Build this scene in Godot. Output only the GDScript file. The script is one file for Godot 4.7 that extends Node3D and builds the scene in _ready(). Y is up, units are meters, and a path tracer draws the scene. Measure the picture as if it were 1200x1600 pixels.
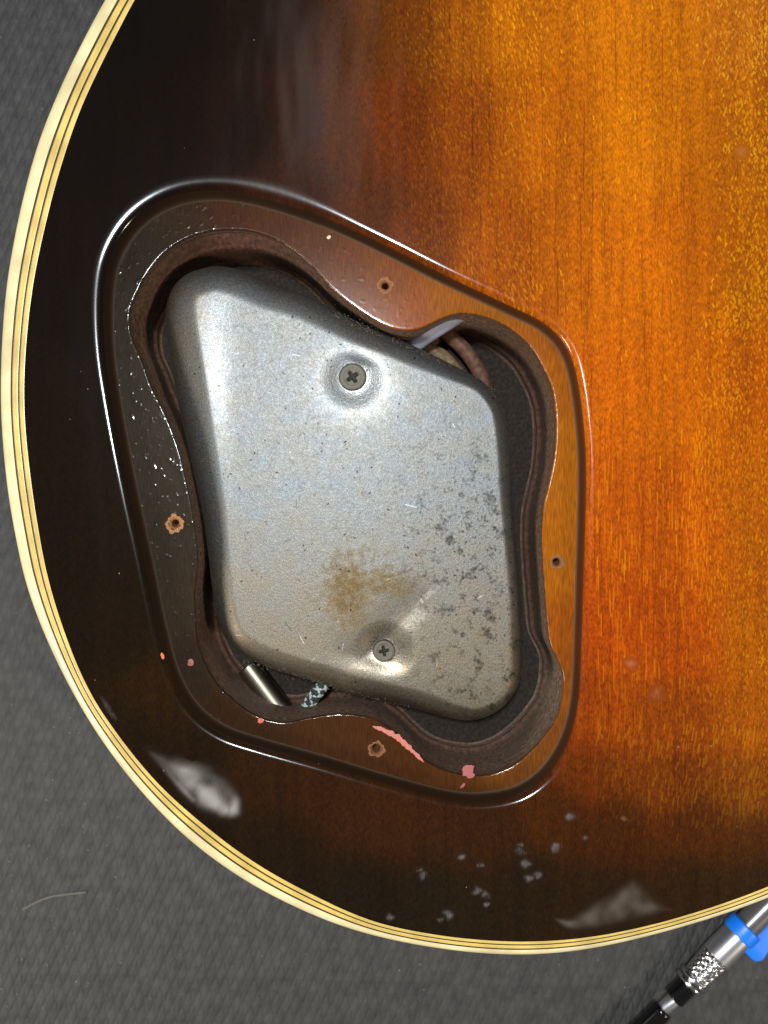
extends Node3D
# A guitar back seen from above with its control cavity open. Plan positions are given in a flat 0.14 mm grid
# (1200 x 1600 cells round the middle of the view); heights are in metres below the guitar's back.
const S := 0.00014
const H := 0.186          # lens above the guitar's back
const TOP := 0.052        # guitar's back above the bench mat
const N := 900            # points round every closed outline
const MM := 0.001
const CU := 530.0
const CV := 770.0
var rng := RandomNumberGenerator.new()
var M := {}
var C0: Vector2
var used := {}

# ---------------------------------------------------------------- small helpers
func P(u: float, v: float, d := 0.0) -> Vector3:      # grid place u, v at depth d
	var k := (H + d) / H
	return Vector3((u - 600.0) * S * k, TOP - d, (v - 800.0) * S * k)

func UV(p: Vector3) -> Vector2:                        # back to the grid, as at the back's own height
	return Vector2(p.x / S + 600.0, p.z / S + 800.0)

func lin(r: float, g: float, b: float) -> Color:
	return Color(r / 255.0, g / 255.0, b / 255.0).srgb_to_linear()

func noise(s: int, f: float, oct := 4, type := FastNoiseLite.TYPE_SIMPLEX_SMOOTH) -> FastNoiseLite:
	var n := FastNoiseLite.new()
	n.seed = s
	n.frequency = f
	n.noise_type = type
	n.fractal_octaves = oct
	return n

func numbered(called: String) -> String:
	var k: int = used.get(called, 0)
	used[called] = k + 1
	return called if k == 0 else "%s_%03d" % [called, k]

func thing(called: String, label: String, category: String, at := Vector3.ZERO, group := "") -> Node3D:
	var o := Node3D.new()
	o.name = numbered(called)
	add_child(o)
	o.position = at
	o.set_meta("label", label)
	o.set_meta("category", category)
	if group:
		o.set_meta("group", group)
	return o

func part(called: String, m: Mesh, mat: Material, parent: Node, label := "") -> MeshInstance3D:
	var o := MeshInstance3D.new()
	o.name = called
	o.mesh = m
	o.material_override = mat
	parent.add_child(o, true)
	if label:
		o.set_meta("label", label)
	return o

func mat(c: Color, rough: float, metal := 0.0, vc := false) -> StandardMaterial3D:
	var m := StandardMaterial3D.new()
	m.albedo_color = c.linear_to_srgb()
	m.roughness = rough
	m.metallic = metal
	m.vertex_color_use_as_albedo = vc
	m.vertex_color_is_srgb = vc
	return m

func tex(im: Image) -> ImageTexture:
	return ImageTexture.create_from_image(im)

# A seamless-enough noise picture, stretched by (sx, sy)
func noise_image(w: int, h: int, s: int, f: float, oct := 4, sx := 1, sy := 1, type := FastNoiseLite.TYPE_SIMPLEX_SMOOTH) -> Image:
	var im := noise(s, f, oct, type).get_image(maxi(w / sx, 4), maxi(h / sy, 4))
	if sx != 1 or sy != 1:
		im.resize(w, h, Image.INTERPOLATE_CUBIC)
	return im

func noise_tex(s: int, f: float, oct := 4, size := 512, type := FastNoiseLite.TYPE_SIMPLEX_SMOOTH) -> ImageTexture:
	return tex(noise(s, f, oct, type).get_seamless_image(size, size))

# ---------------------------------------------------------------- outlines as radius by direction
# A closed outline through the points (flat list u, v), given at depth d, read as radius round centre c for n directions
func outline(pts: Array, d: float, c: Vector2, n := N, passes := 2) -> PackedFloat32Array:
	var p := PackedVector2Array()
	for i in range(0, pts.size(), 2):
		var w := P(pts[i], pts[i + 1], d)
		p.append(Vector2(w.x, w.z) - c)
	var k := p.size()
	var polar := []
	for i in k:
		for j in 16:
			var q := p[i].cubic_interpolate(p[(i + 1) % k], p[(i + k - 1) % k], p[(i + 2) % k], j / 16.0)
			polar.append([fposmod(q.angle(), TAU), q.length()])
	polar.sort_custom(func(a, b): return a[0] < b[0])
	var out := PackedFloat32Array()
	out.resize(n)
	var at := 0
	for i in n:
		var a := TAU * i / n
		while at < polar.size() and polar[at][0] < a:
			at += 1
		var hi: Array = polar[at % polar.size()]
		var lo: Array = polar[(at - 1 + polar.size()) % polar.size()]
		var a1: float = hi[0] + (TAU if at >= polar.size() else 0.0)
		var a0: float = lo[0] - (TAU if at == 0 else 0.0)
		out[i] = lerpf(lo[1], hi[1], clampf((a - a0) / maxf(a1 - a0, 1e-6), 0, 1))
	for pass_ in passes:
		var sm := out.duplicate()
		for i in n:
			sm[i] = (out[(i + n - 1) % n] + 2.0 * out[i] + out[(i + 1) % n]) / 4.0
		out = sm
	return out

func ring(r: PackedFloat32Array, c: Vector2, y: float) -> PackedVector3Array:
	var out := PackedVector3Array()
	var n := r.size()
	out.resize(n)
	for i in n:
		var a := TAU * i / n
		out[i] = Vector3(c.x + r[i] * cos(a), y, c.y + r[i] * sin(a))
	return out

# Inward unit normals (in plan) of a ring
func inward(r: PackedVector3Array) -> PackedVector3Array:
	var n := r.size()
	var out := PackedVector3Array()
	out.resize(n)
	for i in n:
		var t := r[(i + 3) % n] - r[(i + n - 3) % n]
		out[i] = Vector3(-t.z, 0, t.x).normalized()
	return out

func offset(r: PackedVector3Array, nor: PackedVector3Array, inw: PackedFloat32Array, drop: PackedFloat32Array) -> PackedVector3Array:
	var out := PackedVector3Array()
	var n := r.size()
	out.resize(n)
	for i in n:
		out[i] = r[i] + nor[i] * inw[i] - Vector3(0, drop[i], 0)
	return out

func same(v: float, n := N) -> PackedFloat32Array:
	var a := PackedFloat32Array()
	a.resize(n)
	a.fill(v)
	return a

# Rings joined from the outside in (or top to bottom); colour.call(point) may give vertex colours; skip.call(point) leaves cells out
func loft(rings: Array, uvf: Callable, colour = null, skip = null, closed := true) -> ArrayMesh:
	var n: int = rings[0].size()
	var v := PackedVector3Array()
	for r in rings:
		v.append_array(r)
	var idx := PackedInt32Array()
	var nor := PackedVector3Array()
	nor.resize(v.size())
	for k in rings.size() - 1:
		for i in (n if closed else n - 1):
			var j := (i + 1) % n
			var a := k * n + i
			var b := k * n + j
			var c := a + n
			var d := b + n
			if skip != null and skip.call((v[a] + v[d]) * 0.5):
				continue
			for t in [[a, b, c], [b, d, c]]:
				var f := (v[t[2]] - v[t[0]]).cross(v[t[1]] - v[t[0]])
				nor[t[0]] += f
				nor[t[1]] += f
				nor[t[2]] += f
				idx.append(t[0])
				idx.append(t[1])
				idx.append(t[2])
	for i in nor.size():
		nor[i] = nor[i].normalized() if nor[i].length_squared() > 1e-24 else Vector3.UP
	var uv := PackedVector2Array()
	uv.resize(v.size())
	for i in v.size():
		uv[i] = uvf.call(v[i])
	var arr := []
	arr.resize(Mesh.ARRAY_MAX)
	arr[Mesh.ARRAY_VERTEX] = v
	arr[Mesh.ARRAY_NORMAL] = nor
	arr[Mesh.ARRAY_TEX_UV] = uv
	if colour != null:
		var col := PackedColorArray()
		col.resize(v.size())
		for i in v.size():
			var c: Color = colour.call(v[i])
			col[i] = Color(pow(clampf(c.r, 0, 1), 1 / 2.2), pow(clampf(c.g, 0, 1), 1 / 2.2), pow(clampf(c.b, 0, 1), 1 / 2.2))
		arr[Mesh.ARRAY_COLOR] = col
	arr[Mesh.ARRAY_INDEX] = idx
	var m := ArrayMesh.new()
	m.add_surface_from_arrays(Mesh.PRIMITIVE_TRIANGLES, arr)
	return m

# A tube along points with a radius each
func tube(pts: PackedVector3Array, rad: PackedFloat32Array, sides := 20, flat := 1.0) -> ArrayMesh:
	var rings := []
	var side := Vector3.ZERO
	for i in pts.size():
		var t := (pts[mini(i + 1, pts.size() - 1)] - pts[maxi(i - 1, 0)]).normalized()
		if side == Vector3.ZERO:
			side = t.cross(Vector3.UP if absf(t.y) < 0.9 else Vector3.RIGHT).normalized()
		side = (side - t * side.dot(t)).normalized()
		var up := side.cross(t).normalized()
		var r := PackedVector3Array()
		for k in sides:
			var a := TAU * k / sides
			r.append(pts[i] + (side * cos(a) + up * sin(a) * flat) * rad[i])
		rings.append(r)
	for e in [0, rings.size() - 1]:
		var cap := PackedVector3Array()
		for k in sides:
			cap.append(pts[0] if e == 0 else pts[pts.size() - 1])
		if e == 0:
			rings.push_front(cap)
		else:
			rings.append(cap)
	return loft(rings, func(p): return Vector2(p.x, p.z) * 60.0)

func curve(pts: Array, steps := 10) -> PackedVector3Array:
	var out := PackedVector3Array()
	var n := pts.size()
	for i in n - 1:
		for j in steps:
			out.append((pts[i] as Vector3).cubic_interpolate(pts[i + 1], pts[maxi(i - 1, 0)], pts[mini(i + 2, n - 1)], j / float(steps)))
	out.append(pts[n - 1])
	return out

# ---------------------------------------------------------------- colour of the finish: named spots (u, v, r, g, b) blended smoothly
class Spots:
	var s: Array
	var reach: float
	func _init(list: Array, r: float) -> void:
		reach = r
		s = []
		for i in range(0, list.size(), 5):
			s.append([list[i], list[i + 1], Color(list[i + 2] / 255.0, list[i + 3] / 255.0, list[i + 4] / 255.0).srgb_to_linear()])
	func at(q: Vector2) -> Color:
		var t := Color(0, 0, 0)
		var w := 1e-9
		for e in s:
			var dx: float = q.x - e[0]
			var dy: float = q.y - e[1]
			var g := 1.0 / pow(1.0 + (dx * dx + dy * dy) / (reach * reach), 3.0)
			t += e[2] * g
			w += g
		return Color(t.r / w, t.g / w, t.b / w)

var burst: Spots
var ledge_spots: Spots

# ---------------------------------------------------------------- wood grain picture (covers grid -60..1260 by -60..1660)
const GW := 1560
const GH := 2032
func dab(d: PackedByteArray, w: int, h: int, x0: float, y0: float, x1: float, y1: float, wid: float, c: Color, a: float) -> void:
	var lo := Vector2(minf(x0, x1) - wid - 1, minf(y0, y1) - wid - 1)
	var hi := Vector2(maxf(x0, x1) + wid + 1, maxf(y0, y1) + wid + 1)
	var p0 := Vector2(x0, y0)
	var seg := Vector2(x1, y1) - p0
	var ll := maxf(seg.length_squared(), 1e-6)
	for y in range(maxi(int(lo.y), 0), mini(int(hi.y) + 1, h)):
		for x in range(maxi(int(lo.x), 0), mini(int(hi.x) + 1, w)):
			var q := Vector2(x + 0.5, y + 0.5) - p0
			var t := clampf(q.dot(seg) / ll, 0, 1)
			var cover := clampf(wid - (q - seg * t).length() + 0.5, 0, 1) * a
			if cover > 0.0:
				var i := (y * w + x) * 3
				d[i] = int(lerpf(d[i], c.r * 255.0, cover))
				d[i + 1] = int(lerpf(d[i + 1], c.g * 255.0, cover))
				d[i + 2] = int(lerpf(d[i + 2], c.b * 255.0, cover))

func grain_image() -> Image:
	var streak := noise_image(GW, GH, 3, 0.035, 4, 1, 24).get_data()
	var broad := noise_image(GW, GH, 5, 0.02, 3, 4, 16).get_data()
	var fine := noise_image(GW, GH, 7, 0.30, 2, 1, 3).get_data()
	var mott := noise_image(GW, GH, 9, 0.14, 3, 2, 3).get_data()
	var d := PackedByteArray()
	d.resize(GW * GH * 3)
	for i in GW * GH:
		var v := 84.0 + streak[i] * 0.11 + broad[i] * 0.09 + fine[i] * 0.26 + mott[i] * 0.16
		d[i * 3] = mini(int(v), 255)
		d[i * 3 + 1] = mini(int(v - 16.0 + fine[i] * 0.07), 255)
		d[i * 3 + 2] = mini(int(v * 0.85), 255)
	var k := GW / 1320.0
	var wav := noise(21, 0.006, 2)
	var den := noise(22, 0.008, 3)
	# dark open grain lines in the middle of the board
	for n in 560:
		var faint := 0.45 if n < 120 else 0.25
		var u := rng.randf_range(640, 1080)
		var v := rng.randf_range(-60, 1250)
		var ln := rng.randf_range(30, 240) * (1.0 if rng.randf() < 0.3 else 0.35)
		var x := u
		for j in int(ln / 12.0):
			var x2 := x + rng.randf_range(-0.9, 0.7)
			dab(d, GW, GH, (x + 60) * k, (v + j * 12 + 60) * k, (x2 + 60) * k, (v + j * 12 + 72) * k, rng.randf_range(0.35, 0.9), Color(0.36, 0.22, 0.12), faint)
			x = x2
	# short pale flecks of figure
	var row := 0
	var y := -60.0
	while y < 1660.0:
		row += 1
		var x := 540.0 + rng.randf_range(0, 12)
		while x < 1270.0:
			var wv := wav.get_noise_2d(x, y)
			var u := x + rng.randf_range(-3.5, 3.5)
			var v := y + wv * 26.0 + rng.randf_range(-3, 3)
			var dn := den.get_noise_2d(u, v)
			var prob := 0.0
			var ln := 9.0
			var lean := 0.12
			var wid := 1.0
			if u > 1080:
				prob = 0.95 * smoothstep(1060, 1150, u - 40.0 * sin(v * 0.006))
				ln = 4.2
				wid = 1.25
				lean = rng.randf_range(-0.6, 0.6)
			if u > 930 and u < 1190 and v > 640:
				if v < 1130:
					lean = 0.0
					wid = 0.85
					prob = maxf(prob, 0.22 * smoothstep(640, 800, v))
					ln = lerpf(ln, 26.0, clampf((1130.0 - u) / 120.0, 0, 1))
				else:
					prob = maxf(prob, 0.62)
					ln = 10.0
					lean = -0.15
			if u < 870 and v < 520:
				prob = 0.80 * smoothstep(600, 690, u) * (1.0 - smoothstep(800, 870, u)) * smoothstep(-150, 120, v)
				lean = 0.3
				ln = 4.8
			if u >= 800 and u < 1060 and v < 640:
				prob = maxf(prob, 0.06)
				ln = 6.0
			prob *= (0.75 + dn * 0.7) * (1.0 - smoothstep(1235, 1330, v))
			if rng.randf() < prob:
				var l := ln * rng.randf_range(0.5, 1.35)
				var c := Color(0.80, 0.97, 1.0) if rng.randf() < 0.65 else Color(0.76, 0.84, 0.75)
				dab(d, GW, GH, (u + 60) * k, (v + 60) * k, (u + l * lean + 60) * k, (v + l + 60) * k, wid * rng.randf_range(0.6, 1.1) * k, c, rng.randf_range(0.6, 1.0))
			x += 5.8 if x > 1060 else 7.6
		y += 6.4
	return Image.create_from_data(GW, GH, false, Image.FORMAT_RGB8, d)

func grain_uv(p: Vector3) -> Vector2:
	var q := UV(p)
	return Vector2((q.x + 60.0) / 1320.0, (q.y + 60.0) / 1720.0)

# ---------------------------------------------------------------- the guitar
var guitar: Node3D
var rim: PackedVector3Array
var body_in: PackedVector3Array
var holes := []

func plan_points() -> void:
	C0 = Vector2(P(CU, CV).x, P(CU, CV).z)
	var away := [1330, 1340, 1500, 1240, 1680, 1090, 1800, 890, 1840, 650, 1790, 400, 1690, 180, 1620, -60, 1560, -330, 1400, -520, 1100, -590, 780, -560, 560, -460, 400, -310]
	var outer := [300, -183, 225, -92, 165, 0, 140, 50, 117, 90, 95, 140, 75, 185, 60, 225, 47, 270, 36, 315, 27, 355, 19, 398, 12, 440, 7, 490, 4, 540, 2, 600, 3, 655, 7, 712, 14, 775, 25, 837, 39, 903, 62, 970, 92, 1038, 125, 1100, 150, 1141, 179, 1183, 212, 1225, 250, 1267, 292, 1308, 346, 1350, 404, 1387, 458, 1414, 520, 1441, 600, 1464, 700, 1482, 800, 1490, 900, 1484, 1000, 1463, 1100, 1435, 1200, 1400]
	var inner := [335, -167, 262, -82, 211, 0, 185, 50, 165, 90, 142, 135, 122, 180, 105, 232, 92, 272, 80, 318, 70, 358, 60, 402, 52, 445, 46, 490, 41, 540, 38, 600, 39, 655, 44, 712, 52, 775, 62, 837, 75, 903, 95, 970, 122, 1042, 150, 1098, 179, 1140, 221, 1195, 267, 1244, 317, 1287, 375, 1332, 437, 1371, 500, 1403, 550, 1427, 600, 1445, 700, 1463, 800, 1471, 900, 1467, 1000, 1449, 1100, 1421, 1200, 1385]
	away.reverse()
	var far := []
	for i in range(0, away.size(), 2):
		far.append(away[i + 1])
		far.append(away[i])
	outer.append_array(reversed_pairs(far))
	var far_in := []
	for i in range(0, far.size(), 2):
		far_in.append(CU + (far[i] - CU) * 0.982)
		far_in.append(CV + (far[i + 1] - CV) * 0.982)
	inner.append_array(reversed_pairs(far_in))
	var ro := outline(outer, 0.0018, C0, N, 90)
	var ri := outline(inner, 0.0, C0, N, 90)
	body_in = ring(ri, C0, TOP)
	M.body_out = ring(ro, C0, TOP)
	var rim_pts := [150, 450, 163, 388, 200, 332, 258, 295, 330, 283, 410, 294, 500, 324, 600, 370, 700, 420, 800, 467, 860, 498, 897, 540, 915, 600, 926, 700, 926, 800, 923, 900, 920, 1000, 915, 1095, 900, 1162, 868, 1217, 820, 1253, 760, 1266, 700, 1262, 600, 1236, 500, 1206, 400, 1178, 338, 1156, 290, 1118, 257, 1060, 235, 980, 214, 880, 188, 760, 165, 640, 151, 540]
	rim = ring(outline(rim_pts, 0.0, C0, N, 12), C0, TOP)

func reversed_pairs(a: Array) -> Array:
	var out := []
	for i in range(a.size() - 2, -1, -2):
		out.append(a[i])
		out.append(a[i + 1])
	return out

func build_guitar() -> void:
	guitar = thing("guitar", "sunburst electric guitar lying face down, its glossy back with an open control cavity", "guitar", Vector3.ZERO)
	burst = Spots.new([
		180, 30, 24, 18, 12, 300, 30, 27, 19, 13, 400, 30, 36, 23, 15, 470, 20, 48, 29, 16, 530, 40, 72, 38, 16, 580, 30, 98, 54, 14, 640, 30, 130, 70, 10, 720, 30, 168, 92, 10, 820, 30, 218, 124, 18, 1000, 20, 224, 130, 18, 1180, 20, 206, 118, 28,
		120, 200, 26, 19, 12, 250, 200, 28, 18, 12, 380, 200, 36, 22, 15, 470, 200, 58, 32, 17, 540, 210, 88, 46, 18, 620, 200, 122, 58, 10, 720, 200, 150, 74, 8, 850, 200, 206, 112, 8, 1000, 200, 226, 130, 14, 1180, 220, 200, 112, 18,
		100, 400, 28, 20, 12, 470, 310, 62, 34, 22, 560, 340, 92, 48, 18, 660, 380, 122, 60, 10, 780, 400, 174, 88, 6, 900, 420, 212, 114, 6, 1050, 420, 218, 116, 10, 1190, 420, 196, 108, 14,
		90, 600, 32, 24, 12, 130, 500, 28, 20, 11, 945, 620, 216, 110, 6, 1050, 620, 218, 114, 8, 1190, 620, 198, 100, 14, 100, 800, 34, 25, 13, 170, 850, 36, 26, 13, 945, 800, 206, 99, 4, 1060, 820, 206, 98, 4, 1190, 820, 190, 100, 14,
		180, 1000, 38, 27, 13, 245, 1090, 52, 34, 14, 945, 980, 196, 86, 3, 1060, 1000, 192, 86, 3, 1190, 1000, 186, 98, 14, 210, 1130, 40, 28, 14, 300, 1200, 42, 29, 15, 400, 1215, 54, 34, 17, 500, 1240, 62, 36, 18, 600, 1270, 66, 38, 20,
		930, 1120, 166, 74, 8, 1050, 1130, 164, 78, 8, 1190, 1130, 172, 88, 12, 920, 1200, 118, 56, 12, 1050, 1220, 128, 62, 10, 1190, 1230, 134, 68, 12, 860, 1270, 76, 42, 16, 960, 1300, 76, 40, 14, 1080, 1300, 88, 46, 14, 1190, 1310, 84, 46, 14, 760, 1300, 62, 37, 20,
		300, 1300, 38, 28, 16, 430, 1320, 42, 30, 18, 560, 1400, 40, 30, 19, 700, 1420, 42, 32, 21, 820, 1380, 46, 33, 20, 950, 1400, 50, 35, 21, 1080, 1380, 54, 37, 20, 1190, 1370, 56, 39, 20, 1400, 1100, 150, 80, 12, 1400, 600, 190, 100, 14, 1400, 100, 200, 112, 20, 1000, -300, 190, 105, 20, 400, -200, 40, 24, 14], 48.0)
	ledge_spots = Spots.new([  # greys on the left hold the gloss sheen, put into the colour
		185, 500, 52, 46, 42, 200, 600, 54, 48, 44, 230, 700, 56, 50, 46, 265, 750, 56, 49, 45, 270, 850, 54, 46, 41, 285, 950, 56, 46, 40, 300, 1050, 52, 40, 34, 350, 1110, 58, 38, 26, 420, 1140, 62, 40, 26, 500, 1160, 72, 44, 26, 560, 1180, 74, 44, 26, 640, 1200, 76, 44, 24, 720, 1230, 86, 50, 24, 800, 1220, 110, 66, 28, 860, 1170, 130, 76, 32,
		885, 1080, 150, 80, 24, 878, 980, 160, 84, 20, 872, 900, 170, 98, 22, 880, 800, 172, 100, 20, 885, 700, 172, 100, 20, 875, 600, 166, 94, 22, 840, 520, 156, 88, 26, 780, 475, 150, 88, 20, 700, 470, 152, 88, 18, 640, 480, 146, 76, 24, 600, 440, 124, 68, 26, 540, 420, 106, 58, 28, 480, 380, 88, 50, 28, 420, 345, 76, 44, 27, 350, 325, 66, 38, 24, 290, 340, 52, 38, 30, 230, 390, 44, 37, 32], 45.0)
	# --- back of the guitar: flat lacquered board from the binding to the rim of the recess
	var rr := []
	for i in N:
		var q := UV(rim[i])
		var wear := exp(-pow((q - Vector2(270, 360)).length() / 190.0, 2)) * 1.5 + exp(-pow((q - Vector2(440, 300)).length() / 80.0, 2)) * 1.7 + exp(-pow((q - Vector2(880, 1200)).length() / 60.0, 2)) * 0.7
		rr.append((1.7 + wear) * MM)
	var nor := inward(rim)
	var start := rim.duplicate()
	for i in N:
		start[i] = rim[i] - nor[i] * (rr[i] - 1.3 * MM) * 0.8
	var dip := PackedFloat32Array()     # rim worn down a little at the far corner
	for i in N:
		var q := UV(rim[i])
		dip.append(0.05 * MM * exp(-pow((q - Vector2(870, 1215)).length() / 60.0, 2)))
	var rings := []
	var bin := inward(body_in)
	for k in 7:
		rings.append(offset(body_in, bin, same(k * 0.5 * MM), same(0)))
	var inner_edge: PackedVector3Array = rings[6]
	for k in range(1, 61):
		var t := k / 60.0
		var r := PackedVector3Array()
		for i in N:
			r.append(inner_edge[i].lerp(start[i], t))
		rings.append(r)
	var wobble := noise(40, 55.0, 2)
	for r in rings:
		for i in N:
			var x: float = 1.0 - (r[i] - start[i]).length() / (3.2 * MM)
			if x > 0.0:
				r[i].y -= dip[i] * (x * x / 0.6 if x < 0.3 else x - 0.15) / 0.85
			r[i].y += wobble.get_noise_2d(r[i].x * 1.6, r[i].z * 0.5) * 0.00006
	var grain := tex(grain_image())
	var lac := mat(Color(2.6, 2.6, 2.6), 0.13, 0, true)
	lac.albedo_texture = grain
	lac.heightmap_enabled = true
	var skin := noise_image(1024, 1024, 41, 0.035, 3, 1, 3)
	lac.heightmap_texture = tex(skin)
	lac.heightmap_scale = 0.0005
	M.lacquer = lac
	var shade := func(p: Vector3) -> Color:
		var c := burst.at(UV(p))
		return Color(maxf(c.r - 0.006, 0.003), maxf(c.g - 0.005, 0.002), maxf(c.b - 0.0045, 0.0006)) * 0.6
	M.shade = shade
	part("back_board", loft(rings, grain_uv, shade), lac, guitar)
	# --- rounded rim and the sloping step down to the ledge
	var lip := []
	for k in 9:
		var a := deg_to_rad(80.0 * k / 8.0)
		var inw := PackedFloat32Array()
		var drop := PackedFloat32Array()
		for i in N:
			inw.append(rr[i] * sin(a))
			drop.append(dip[i] + 1.05 * MM * (1.0 - cos(a)))
		lip.append(offset(start, nor, inw, drop))
	M.step_top = lip[8]
	var edge := lip[8] as PackedVector3Array
	part("rim", loft(lip, grain_uv, shade), lac, guitar)
	var step := [edge]
	for s in [[0.12, 1.2], [0.25, 2.1], [0.36, 2.6], [0.46, 3.0], [0.62, 3.35], [0.85, 3.6], [1.05, 3.66]]:
		var r2 := PackedVector3Array()
		for i in N:
			r2.append(Vector3(edge[i].x, TOP - 1.0 * MM - s[1] * MM, edge[i].z) + nor[i] * s[0] * MM)
		step.append(r2)
	var wallm := mat(Color(1, 1, 1), 0.55, 0, true)
	wallm.metallic_specular = 0.3
	wallm.heightmap_enabled = true
	wallm.heightmap_texture = noise_tex(51, 0.05)
	wallm.heightmap_scale = 0.003
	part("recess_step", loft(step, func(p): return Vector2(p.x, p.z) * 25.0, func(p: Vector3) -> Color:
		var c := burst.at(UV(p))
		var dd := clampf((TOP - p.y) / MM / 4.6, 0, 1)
		var k := lerpf(0.22, 0.07, smoothstep(0.25, 0.6, dd))  # shade down the step is put into its colour
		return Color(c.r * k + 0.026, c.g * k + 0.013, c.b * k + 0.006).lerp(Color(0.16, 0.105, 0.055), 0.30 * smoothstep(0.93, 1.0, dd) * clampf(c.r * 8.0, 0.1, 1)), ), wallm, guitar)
	build_ledge(step[step.size() - 1])
	build_binding()

const DL := 0.00466
func build_ledge(out_ring: PackedVector3Array) -> void:
	var pts := [215, 455, 203, 485, 205, 523, 222, 565, 238, 607, 262, 656, 280, 705, 290, 747, 299, 789, 306, 838, 309, 880, 304, 925, 305, 957, 308, 1001, 319, 1034, 337, 1067, 367, 1096, 392, 1114, 418, 1125, 447, 1129, 477, 1123, 506, 1118, 543, 1116, 584, 1124, 620, 1146, 645, 1170, 669, 1191, 697, 1205, 732, 1212, 764, 1211, 799, 1198, 830, 1174, 855, 1146, 871, 1121, 879, 1090, 880, 1055, 872, 1030, 860, 1006, 855, 964, 850, 898, 847, 838, 850, 792, 857, 760, 865, 722, 869, 680, 868, 640, 862, 604, 848, 572, 828, 540, 796, 512, 760, 495, 728, 489, 704, 492, 680, 502, 656, 513, 632, 516, 600, 508, 560, 484, 520, 452, 487, 416, 460, 392, 430, 374, 391, 361, 349, 359, 315, 364, 284, 376, 253, 398, 230, 427]
	var inner := ring(outline(pts, DL, C0), C0, TOP - DL)
	var nin := inward(inner)
	var bump := noise(61, 900.0, 2)
	var rings := []
	for k in 25:
		var t := k / 24.0
		var r := PackedVector3Array()
		for i in N:
			r.append(out_ring[i].lerp(inner[i] - nin[i] * 0.35 * MM, t))
		rings.append(r)
	for s in [[-0.2, 0.03], [-0.08, 0.10], [0.0, 0.22], [0.02, 0.5]]:
		var r := PackedVector3Array()
		for i in N:
			var w := bump.get_noise_2d(inner[i].x, inner[i].z) * 0.18
			r.append(inner[i] + nin[i] * (s[0] + w * 0.6) * MM - Vector3(0, s[1] * MM + w * 0.1 * MM, 0))
		rings.append(r)
	holes = [[P(602, 446, DL), 0.85, 1.75, lin(178, 124, 80)], [P(273, 818, DL), 0.95, 2.05, lin(200, 148, 102)], [P(870, 878, DL), 0.85, 1.6, lin(170, 118, 76)], [P(588, 1170, DL), 1.0, 1.8, lin(160, 108, 70)]]
	var m := mat(Color(1, 1, 1), 0.14, 0, true)
	m.metallic_specular = 0.4
	# lacquer globs on the dark side, open grain on the bare side
	var w := 820
	var h := 1030
	var glob := noise_image(w, h, 62, 0.055, 2, 1, 1).get_data()
	var glob2 := noise_image(w, h, 66, 0.16, 2, 1, 1).get_data()
	var gr := noise_image(w, h, 63, 0.34, 2, 1, 9).get_data()
	var d := PackedByteArray()
	d.resize(w * h)
	var alb := PackedByteArray()
	alb.resize(w * h * 3)
	for y in h:
		for x in w:
			var i := y * w + x
			var u := x + 120.0
			var v := y + 260.0
			var dark := clampf(1.25 - (u - 180.0) / (210.0 if v < 700 else 420.0) + (0.25 if v > 1000 else 0.0), 0.10, 1.0)
			var g := maxf(0.0, glob[i] / 255.0 - 0.55) * 2.2
			g = g * g * 2.2 + maxf(0.0, glob2[i] / 255.0 - 0.66) * 0.7
			d[i] = int(clampf(60.0 + 190.0 * g * dark + (gr[i] - 128.0) * 0.02, 0, 255))
			var a := clampf(0.80 + (gr[i] - 128.0) / 255.0 * lerpf(0.32, 0.22, dark), 0, 1) * 255.0
			alb[i * 3] = int(a)
			alb[i * 3 + 1] = int(a * 0.98)
			alb[i * 3 + 2] = int(a * 0.95)
	m.heightmap_enabled = true
	m.heightmap_texture = tex(Image.create_from_data(w, h, false, Image.FORMAT_L8, d))
	m.heightmap_scale = 0.0075
	m.albedo_texture = tex(Image.create_from_data(w, h, false, Image.FORMAT_RGB8, alb))
	m.texture_repeat = false
	var luv := func(p: Vector3) -> Vector2:
		var q := UV(p)
		return Vector2((q.x - 120.0) / w, (q.y - 260.0) / h)
	part("ledge", loft(rings, luv, func(p: Vector3) -> Color:
		var c := ledge_spots.at(UV(p))
		return Color(c.r * 1.15, c.g * 1.12, c.b * 0.9), func(p: Vector3) -> bool:
		for e in holes:
			if Vector2(p.x - e[0].x, p.z - e[0].z).length() < (e[1] + 0.35) * MM:
				return true
		return false), m, guitar)
	# --- screw holes with splintered raw wood round them
	for e in holes:
		var hr := []
		var k := 40
		for s in [[1.0, 0.05], [0.8, 0.10], [0.55, 0.06], [0.25, -0.05], [0.0, -0.35], [-0.12, -1.2], [-0.2, -5.0], [-1.0, -5.4]]:
			var r := PackedVector3Array()
			for j in k:
				var a := TAU * j / k
				var rough := 0.0 if s[0] <= 0.0 else bump.get_noise_2d(e[0].x + cos(a) * 0.0016, e[0].z + sin(a) * 0.0016) * 0.6
				var rad: float = (e[1] + (e[2] - e[1]) * s[0] * (1.0 + rough)) if s[0] >= 0.0 else e[1] * (1.0 + s[0])
				r.append(e[0] + Vector3(cos(a) * rad * MM, s[1] * MM, sin(a) * rad * MM))
			hr.append(r)
		var raw := mat(e[3], 0.75)
		raw.albedo_texture = M.woody
		raw.uv1_triplanar = true
		raw.uv1_scale = Vector3(260, 260, 260)
		part("screw_hole", loft(hr, func(p): return Vector2(p.x, p.z) * 100.0), raw, guitar)
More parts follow.
